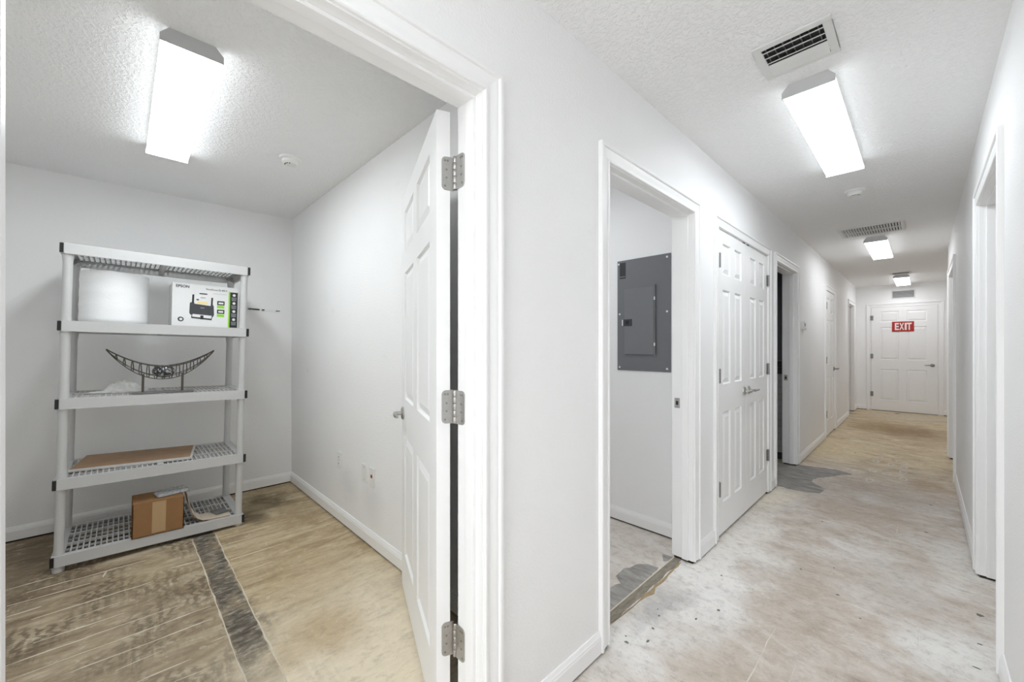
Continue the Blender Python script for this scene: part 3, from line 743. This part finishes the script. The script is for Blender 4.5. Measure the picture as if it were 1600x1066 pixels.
# ------------------------------------------------------------------ shelf unit in the storage room
AL = .021
SH = empty('plastic_shelf_unit', (-3.34, -.283, 0), (-AL, 0, 0))
SW, SD = .896, .55; TOPS = [.097, .521, .970, 1.407, 1.843]
tag(SH, 'grey five-tier plastic shelving unit against the storage room wall', 'shelf')
def shelf_mesh():
    b = MB(); t = .06; ft = .014
    b.box(-.016, 0, 0, SW, -t, 0).box(-SD, -SD + .016, 0, SW, -t, 0).box(-SD, 0, 0, .014, -t, 0).box(-SD, 0, SW - .014, SW, -t, 0)
    b.box(-.032, -.012, .01, SW - .01, -ft, 0).box(-SD + .012, -SD + .036, .01, SW - .01, -ft, 0)
    b.box(-SD + .02, -.02, .012, .048, -ft, 0).box(-SD + .02, -.02, SW - .048, SW - .012, -ft, 0)
    b.box(-SD + .02, -.02, SW / 2 - .012, SW / 2 + .012, -.05, 0)
    return b
def grate_mesh():
    b = MB(); ft = .016; x0, x1 = -SD + .034, -.030; dx = (x1 - x0) / 3
    for k in range(4):
        x = x0 + dx * k; b.box(x - .009, x + .009, .04, SW - .04, -ft, -.0004)
        if k < 3: b.box(x + dx / 2 - .003, x + dx / 2 + .003, .04, SW - .04, -ft, -.005)
    n = 33
    for k in range(n + 1):
        y = .045 + (SW - .09) * k / n; b.box(x0, x1, y - .0032, y + .0032, -ft, -.0008)
    return b
tray_me = shelf_mesh().mesh('shelf_tray', 'shelf_plastic'); grate_me = grate_mesh().mesh('shelf_grate', 'shelf_plastic')
cap_me = MB().box(-.018, .0015, -.004, .012, -.057, -.003).mesh('corner_cap', 'black', bevel=.002)
capr_me = MB().box(-.018, .0015, SW - .012, SW + .004, -.057, -.003).mesh('corner_cap', 'black', bevel=.002)
capb_me = MB().box(-SD - .0015, -SD + .12, -.003, .002, -.057, -.003).mesh('corner_cap', 'black', bevel=.0008)
capbr_me = MB().box(-SD - .0015, -SD + .12, SW - .002, SW + .003, -.057, -.003).mesh('corner_cap', 'black', bevel=.0008)
for z in TOPS:
    tr = inst(tray_me, 'shelf_tray', SH, (0, 0, z)); inst(grate_me, 'shelf_grate', tr)
    for m_ in (cap_me, capr_me, capb_me, capbr_me): inst(m_, 'corner_cap', tr)
LX = (-.031, -SD + .034); LY = (.0275, SW - .0275)
for lx in LX:
    for ly in LY:
        for k in range(4):
            z0, z1 = TOPS[k] - .004, TOPS[k + 1] - .056
            MB().lathe([(.0225, z0), (.0212, z0 + .03), (.0205, z0 + .08), (.0205, z1 - .05), (.0235, z1 - .02), (.0265, z1 + .004)], 20, (lx, ly, 0)).build('leg', 'shelf_plastic', SH, True)
        zb = .002 if ly < .4 else .0195
        MB().lathe([(.024, zb), (.026, .05)], 18, (lx, ly, 0)).build('foot', 'shelf_plastic', SH, True)
def on_shelf(level, x, y):
    """world point on a shelf for a depth x behind the front and a width y"""
    v = Matrix.Rotation(-AL, 3, 'X') @ Vector((x, y, TOPS[level] + .0008)); return v + Vector((-3.34, -.283, 0))
TILT = (-AL, 0, 0)

# bubble wrap roll
p = on_shelf(3, -.245, .219)
br = empty('bubble_wrap_roll', p, (-AL, 0, 0))
pts = []
R0 = .158
prof = [(.030, .001), (R0 - .004, .001), (R0, .006)] + [(R0 + .0012 * math.sin(k * 1.7), .006 + .30 * k / 14) for k in range(1, 14)] + [(R0 - .001, .312), (R0 - .007, .317), (.030, .316)]
MB().lathe(prof, 56).build('wrap', 'bubble', br, True)
for k in range(9):
    rr = .04 + k * .012; MB().tube([(rr * math.cos(t), rr * math.sin(t), .3172) for t in [i * math.pi / 16 for i in range(32)]], .0013, 5, True).build('wrap_layer', 'bubble', br)
tag(br, 'white roll of bubble wrap standing on the second shelf from top', 'roll')

# boxed document scanner
BW, BH, BD = .362, .286, .24
p = on_shelf(3, -.080, .484)
sb = empty('scanner_box', p, TILT)
# local frame: x out towards the viewer (face at 0), y width from 0, z up
MB().box(-BD, 0, 0, BW, 0, BH).build('carton', 'box_white', sb, bevel=.002)
def fx(x): return (x - 135) / 800 * BW
def fz(y, x=135): return (855 - y) / (520 - 40 * (x - 135) / 800) * BH
def ink(parent, name, mat, x0, x1, y0, y1, lay=1):
    return MB().box(-.001, .0006 * lay, fx(x0), fx(x1), fz(y1), fz(y0)).build(name, mat, parent)
def ink_poly(parent, name, mat, pts, lay=1):
    q = [(fx(x), fz(y)) for x, y in pts]; return MB().loft([[(-.001, a, b) for a, b in q], [(.0006 * lay, a, b) for a, b in q]]).build(name, mat, parent)
blk = ink(sb, 'spec_panel', 'ink_black', 826, 925, 395, 850)
ink(sb, 'green_stripe', 'ink_green', 806, 826, 390, 852)
for y in (432, 535, 640, 745):
    MB().lathe([(fx(155), -.001), (fx(155), .0012)], 16, (0, fx(878), fz(y)), 'x').build('spec_icon', 'box_white', blk)
    for q in (30, 47, 62): ink(blk, 'spec_line', 'ink_grey', 840 + q / 8, 915 - q / 6, y + q, y + q + 9, 2)
scn = ink_poly(sb, 'printed_scanner', 'ink_dark', [(335, 575), (345, 560), (612, 575), (622, 590), (628, 700), (615, 728), (345, 712), (332, 690)])
ink_poly(scn, 'printed_paper', 'box_white', [(395, 450), (590, 470), (584, 590), (388, 575)], 2)
ink(scn, 'printed_paper_picture', 'ink_yellow', 425, 545, 545, 575, 3)
ink(scn, 'printed_paper_photo', 'ink_dark', 412, 440, 515, 532, 3); ink(scn, 'printed_paper_line', 'ink_grey', 460, 520, 490, 500, 3)
ink_poly(scn, 'printed_guide', 'ink_black', [(362, 465), (385, 462), (383, 572), (358, 572)], 2); ink_poly(scn, 'printed_guide', 'ink_black', [(590, 485), (612, 487), (608, 580), (586, 580)], 2)
ink(scn, 'printed_paper_rest', 'ink_black', 445, 540, 440, 452, 3)
ink_poly(scn, 'printed_tray', 'ink_black', [(358, 715), (608, 725), (600, 768), (355, 752)], 2)
ink_poly(scn, 'printed_output', 'box_white', [(372, 702), (600, 712), (595, 750), (365, 735)], 3); ink(scn, 'printed_tray_grip', 'ink_black', 462, 500, 715, 762, 4)
ink(scn, 'printed_mark', 'ink_grey', 462, 508, 617, 627, 2)
for y0 in (520, 628):
    bd = ink(sb, 'badge', 'ink_black', 664, 757, y0, y0 + 52); ink(bd, 'badge_figure', 'box_white', 680, 742, y0 + 16, y0 + 38, 2)
    ink(sb, 'badge_band', 'ink_green', 662, 755, y0 + 58, y0 + 92)
rg = MB().lathe([(fx(170), -.001), (fx(170), .0006)], 22, (0, fx(236), fz(772)), 'x').build('round_mark', 'ink_dark', sb); MB().lathe([(fx(153), 0), (fx(153), .0012)], 18, (0, fx(238), fz(772)), 'x').build('round_mark_centre', 'box_white', rg)
def fit(me, w, h):
    xs = [v.co.x for v in me.vertices]; ys = [v.co.y for v in me.vertices]
    for v in me.vertices: v.co.x = (v.co.x - min(xs)) * w / (max(xs) - min(xs)); v.co.y = (v.co.y - (min(ys) + max(ys)) / 2) * h / (max(ys) - min(ys))
    return me
inst(fit(text_mesh('EPSON', .03, .0004, 'ink_dark', .0009), fx(285), .0185), 'brand_lettering', sb, (.0004, fx(175), fz(374)), (math.pi / 2, 0, math.pi / 2))
inst(fit(text_mesh('WorkForce ES-400 II', .02, .0004, 'ink_dark', .0002), fx(400), .0125), 'model_lettering', sb, (.0004, fx(520), fz(408, 650)), (math.pi / 2, 0, math.pi / 2))
ink(sb, 'subtitle_line', 'ink_grey', 610, 785, 431, 434)
tag(sb, 'white printed document scanner box with green and black panel', 'box')

# wire bowl on a stand with a mirrored ball
p = on_shelf(2, -.115, .452)
wbw = empty('wire_bowl', p, TILT)
LB = .264
def bowl(t, s):
    """t along the length -1..1, s across -1..1 (0 is the keel)"""
    wd = .080 * (1 - abs(t) ** 2.2); rim = .172 + .105 * abs(t) ** 1.9; keel = .088 + .185 * abs(t) ** 2.1
    a = s * math.pi / 2
    return (wd * math.sin(a), LB * t, rim - (rim - keel) * math.cos(a) ** .8)
T_ = [i / 20 for i in range(-20, 21)]
for s in (-1, -.52, 0, .52, 1):
    MB().tube([bowl(t, s) for t in T_], .0036 if abs(s) == 1 else .0026, 6).build('long_wire', 'wire', wbw, True)
for k in range(-6, 7):
    t = k / 7.2; MB().tube([bowl(min(.97, max(-.97, t + .018 * math.sin(3 * s_))), s_) for s_ in [q / 8 for q in range(-8, 9)]], .0027, 6).build('cross_wire', 'wire', wbw, True)
for y in (-.096, .098):
    MB().box(-.006, .006, y - .006, y + .006, .008, bowl(y / LB, 0)[2] + .012).build('post', 'wire', wbw)
MB().box(-.05, .05, -.15, .155, 0, .008).build('base', 'base_plate', wbw, bevel=.001)
tag(wbw, 'dark wire boat-shaped bowl on two posts on the middle shelf', 'bowl')
cs = Matrix.Rotation(-AL, 3, 'X') @ Vector((0, .002, .092 + .046)) + p
ball = MB()
rings = []
for i in range(1, 14):
    a = math.pi * i / 14; rings.append([(.048 * math.sin(a) * math.cos(q * math.pi / 12), .058 * math.sin(a) * math.sin(q * math.pi / 12), -.042 * math.cos(a) + .042) for q in range(24)])
ball.loft(rings)
bo = ball.build('mirrored_ball', 'mosaic', None, False, 0, cs - Vector((0, 0, .042)))
tag(bo, 'silver mirrored mosaic ball sitting in the wire bowl', 'ball')

# crumpled plastic bag
def lump(pts, seed, amp, subdiv=4):
    bm = bmesh.new(); bmesh.ops.create_icosphere(bm, subdivisions=subdiv, radius=1)
    for v in bm.verts: v.co = pts(v.co, noise.noise(v.co * 2.2 + Vector((seed, 0, 0))), noise.noise(v.co * 6 + Vector((0, seed, 0))))
    return bm
def bagf(c, n1, n2):
    x = c.x * .075; y = c.y * .105; h = .064 * (1 - .45 * max(0, c.y)) * (.8 + .5 * n1)
    if c.y < -.75: y -= (abs(c.y) - .75) * .38; h *= .30; x *= .8
    return Vector((x * (1 + .2 * n2), y * (1 + .08 * n1), max(0.0, (c.z + .25) * h * (1 + .3 * n2))))
bm = lump(bagf, 3.3, 0); me = bpy.data.meshes.new('plastic_bag'); bm.to_mesh(me); bm.free(); me.materials.append(M['bag'])
me.polygons.foreach_set('use_smooth', [True] * len(me.polygons))
pb = bpy.data.objects.new('plastic_bag', me); C.objects.link(pb); pb.location = on_shelf(2, -.255, .285); pb.rotation_euler = TILT
tag(pb, 'crumpled white plastic bag left of the wire bowl stand', 'bag')

# wooden board on the second shelf from the bottom
bd = empty('laminate_board', on_shelf(1, -.155, .045), (-AL, 0, math.radians(-8.5)))
MB().box(-.385, 0, 0, .568, .0, .016).build('core', 'board_edge', bd, bevel=.0008)
MB().box(-.381, -.002, .004, .558, .016, .0172).build('oak_face', 'wood', bd)
tag(bd, 'flat oak-faced board with white edges on the fourth shelf', 'board')

# cardboard box
cb = empty('cardboard_box', on_shelf(0, .004, .322), TILT)
cw, ch, cd = .244, .205, .22
b = MB(); t = .004
b.box(-t, 0, 0, cw, 0, ch).box(-cd, -cd + t, 0, cw, 0, ch).box(-cd, 0, 0, t, 0, ch).box(-cd, 0, cw - t, cw, 0, ch).box(-cd, 0, 0, cw, 0, t)
b.build('carton', 'cardboard', cb)
b = MB()
b.loft([[(-.002, y, ch), (-cd / 2 + .003, y, ch + .006), (-cd / 2 + .003, y, ch + .010), (-.002, y, ch + .004)] for y in (.002, cw - .002)])
b.build('front_flap', 'cardboard', cb)
MB().loft([[(-cd + .002, y, ch), (-cd / 2 - .003, y, ch + .004), (-cd / 2 - .003, y, ch + .008), (-cd + .002, y, ch + .004)] for y in (.002, cw - .002)]).build('rear_flap', 'cardboard', cb)
MB().box(0, .0006, .090, .155, .012, ch - .002).build('packing_tape', 'tape', cb)
tag(cb, 'brown taped cardboard box on the bottom shelf', 'box')
# clear blister strip on the box
bl = empty('blister_strip', on_shelf(0, -.075, .322 + .130) + Vector((0, 0, ch + .0135)), (-AL - .0, .05, math.radians(14)))
MB().box(-.05, .05, -.02, .145, 0, .004).build('tray', 'clear', bl, bevel=.001)
for k in range(7):
    for j in (-.026, .026): MB().lathe([(.019, .004), (.017, .014), (.011, .019), (.001, .020)], 12, (j, .0 + k * .021, 0)).build('bubble', 'clear', bl, True)
for y in (.02, .07): MB().box(-.045, -.038, y, y + .03, .004, .006).build('foil', 'nickel', bl)
tag(bl, 'clear plastic blister strip lying on the cardboard box', 'packaging')
# curved veneer sheet
cv = empty('curved_sheet', on_shelf(0, -.03, .322 + cw + .004), TILT)
path = [(.012, .205), (.018, .17), (.028, .12), (.043, .07), (.066, .032), (.098, .010), (.14, .0035), (.20, .003), (.250, .003)]
def off(k, d):
    a = Vector(path[max(0, k - 1)]); c_ = Vector(path[min(len(path) - 1, k + 1)]); tt = (c_ - a).normalized(); return Vector(path[k]) + Vector((-tt.y, tt.x)) * d
for nm, mat, d0, d1_ in (('veneer_face', 'veneer', .0005, .0025), ('veneer_back', 'veneer_back', -.0025, .0005)):
    rings = []
    for k in range(len(path)):
        a, c_ = off(k, d0), off(k, d1_); rings.append([(0, a.x, a.y), (0, c_.x, c_.y), (-.13 - .05 * (k < 4), c_.x, c_.y), (-.13 - .05 * (k < 4), a.x, a.y)])
    MB().loft(rings).build(nm, mat, cv)
tag(cv, 'bent cream and brown laminate sheet right of the cardboard box', 'sheet')
gp = MB().box(-.045, .045, -.04, .04, 0, .01).build('grey_pad', 'grey_pad', None, False, .003, on_shelf(0, -.135, .322 + cw + .21) + Vector((0, 0, .0065))); gp.rotation_euler = (-AL, 0, .3)
tag(gp, 'small dark grey pad lying on the curved sheet', 'pad')

# ------------------------------------------------------------------ adhesive ridges, patches and specks on the slabs
def ridge(floor, p0, p1, w, mat, h=.003):
    p0, p1 = Vector(p0 + (0,)), Vector(p1 + (0,)); d = (p1 - p0); n = max(3, int(d.length / .06)); side = Vector((-d.y, d.x, 0)).normalized(); rings = []
    for k in range(n + 1):
        q = p0 + d * k / n + side * random.uniform(-.003, .003); ww = w * random.uniform(.35, 1.15) * (.3 if k in (0, n) else 1); hh = h * random.uniform(.5, 1)
        rings.append([q - side * ww / 2 + Vector((0, 0, -.001)), q + Vector((0, 0, hh)), q + side * ww / 2 + Vector((0, 0, -.001))])
    MB().loft(rings).build('adhesive_ridge', mat, floor)
for x, y0, y1 in ((-3.31, -.42, -.27), (-3.2, -.35, .1), (-2.975, -.40, -.28), (-2.87, -.30, .12), (-2.755, -.18, .02), (-2.635, -.27, .01), (-2.525, -.33, .19), (-2.41, -.31, .31), (-2.30, -.17, .30),
                  (-2.19, -.02, .12), (-2.06, .03, .2), (-1.96, .14, .25), (-3.10, -.40, -.12), (-3.2, .46, .74), (-3.09, .45, .66), (-2.85, .46, .72), (-2.65, .48, .63), (-2.98, .20, .33), (-2.12, .27, .34), (-1.85, -.1, .2), (-1.74, .02, .25)):
    ridge(fr, (x, y0), (x + random.uniform(-.01, .01), y1), .008, 'ridge')
ridge(fr, (-3.33, .329), (-1.70, .333), .011, 'ridge'); ridge(fr, (-3.33, .447), (-1.62, .446), .011, 'ridge')
ridge(fr, (-2.97, .66), (-2.89, .66), .008, 'ridge'); ridge(fr, (-3.12, -.075), (-3.2, -.06), .014, 'ridge')
for a, b_, w in (((-.46, 2.1), (-.46, 1.65), .007), ((-.35, 1.95), (-.35, 1.72), .008), ((-.235, 1.97), (-.23, 1.85), .006), ((-.01, 2.55), (-.01, 2.40), .006), ((-.70, 1.5), (-.6, 1.49), .006), ((-.59, 1.85), (-.57, 1.72), .005),
                 ((-.58, 3.65), (-.30, 3.63), .012), ((-.28, 3.62), (.02, 3.57), .012), ((-.12, 3.93), (-.12, 3.74), .008), ((-.07, 6.45), (.2, 6.44), .02), ((-.75, 7.0), (-.2, 7.05), .02)):
    ridge(fh, a, b_, w, 'ridge_hall', .002)
def patch(floor, pts, mat, name, h=.0016, jit=.014):
    out_ = []
    for i, p_ in enumerate(pts):
        a = Vector(p_); c_ = Vector(pts[(i + 1) % len(pts)]); m = max(1, int((c_ - a).length / .035))
        for k in range(m): out_.append(tuple(a + (c_ - a) * k / m + Vector((random.uniform(-jit, jit), random.uniform(-jit, jit))) * (1 if k else .3)))
    MB().poly(out_, -.004, h).build(name, mat, floor)
patch(fh, [(-1.14, 1.50), (-1.14, 1.82), (-1.12, 1.9), (-1.17, 1.94), (-1.18, 2.04), (-1.14, 2.15), (-1.1, 2.18), (-1.05, 2.19), (-1.034, 2.04), (-1.034, 1.84), (-1.034, 1.50)], 'concrete', 'bare_patch', jit=.008)
patch(fh, [(-1.10, 2.35), (-1.04, 2.36), (-1.035, 2.3), (-1.06, 2.28)], 'concrete', 'bare_patch', jit=.006)
patch(fh, [(-1.3, 4.9), (-1.08, 5.0), (-1.02, 5.07), (-.91, 5.15), (-.78, 5.18), (-.62, 5.22), (-.48, 5.15), (-.59, 4.95), (-.70, 4.76), (-.72, 4.61), (-.65, 4.5), (-.58, 4.45), (-.61, 4.28), (-.69, 4.23), (-.78, 4.22), (-.91, 4.23), (-1.3, 4.25)], 'concrete', 'bare_patch', jit=.016)
MB().loft([[(-1.034, y, -.002), (-1.030, y, .006), (-.992 + .004 * math.sin(y * 40), y, .003), (-.985 + .006 * math.sin(y * 31), y, -.002)] for y in [1.47 + k * .0355 for k in range(26)]]).build('threshold_mortar', 'mortar', fh)
MB().loft([[(-1.040, y, -.001), (-1.035, y, .0072), (-1.029, y, .0072), (-1.026, y, -.001)] for y in [1.47 + k * .0355 for k in range(26)]]).build('threshold_edge', 'ridge', fh)
patch(fh, [(-.984, 1.56), (-.984, 2.34), (-.973, 2.28), (-.976, 2.16), (-.964, 2.08), (-.974, 2.0), (-.954, 1.94), (-.968, 1.89), (-.976, 1.82), (-.978, 1.72)], 'rust', 'rust_stain', .0012, .005)
def speck(x, y, r, s=1):
    n = 8; r *= .62; patch(fh, [(x + r * s * random.uniform(.5, 1.1) * math.cos(k * 2 * math.pi / n), y + r * random.uniform(.5, 1.1) * math.sin(k * 2 * math.pi / n)) for k in range(n)], 'speck', 'residue_speck', .0012, 0)
for x, y, r, s in ((-.82, 1.61, .022, .5), (-.68, 2.04, .014, 1), (-.84, 1.70, .012, 1), (-.73, 1.90, .014, .6), (-.88, 1.54, .010, 2), (-.77, 2.36, .010, 1), (-.90, 1.57, .008, 1), (-.86, 1.80, .016, .5), (-.885, 1.84, .010, .5), (.19, 2.88, .022, 1.2), (.17, 2.60, .010, 2), (.15, 2.40, .010, 2), (.18, 2.22, .008, 2),
                   (-.35, 2.9, .009, 1), (.02, 3.9, .012, 2), (-.50, 3.60, .012, 1), (.05, 4.6, .012, 1.5), (-.32, 10.35, .07, 1.1), (-.55, 6.2, .02, 1), (-.2, 2.45, .007, 1), (-.3, 2.6, .012, 1.4), (-.48, 2.75, .008, 1.5)): speck(x, y, r, s)
def glue_ring(x, y, r):
    pts = [(x + r * (1 + .3 * random.uniform(-1, 1)) * math.cos(t) * .75, y + r * (1 + .25 * random.uniform(-1, 1)) * math.sin(t) * 1.5, 0) for t in [k * math.pi / 5 for k in range(10)]]
    MB().tube(pts, .006, 5, True).build('glue_ring', 'ridge_hall', fh)
for x, y in ((-.35, 5.9), (-.33, 6.12), (-.23, 5.85), (-.22, 6.1), (-.13, 5.82), (-.13, 6.02), (-.46, 5.26), (-.24, 5.4), (-.12, 5.3), (-.34, 5.02), (-.13, 5.58), (-.35, 5.45)): glue_ring(x, y, .035)
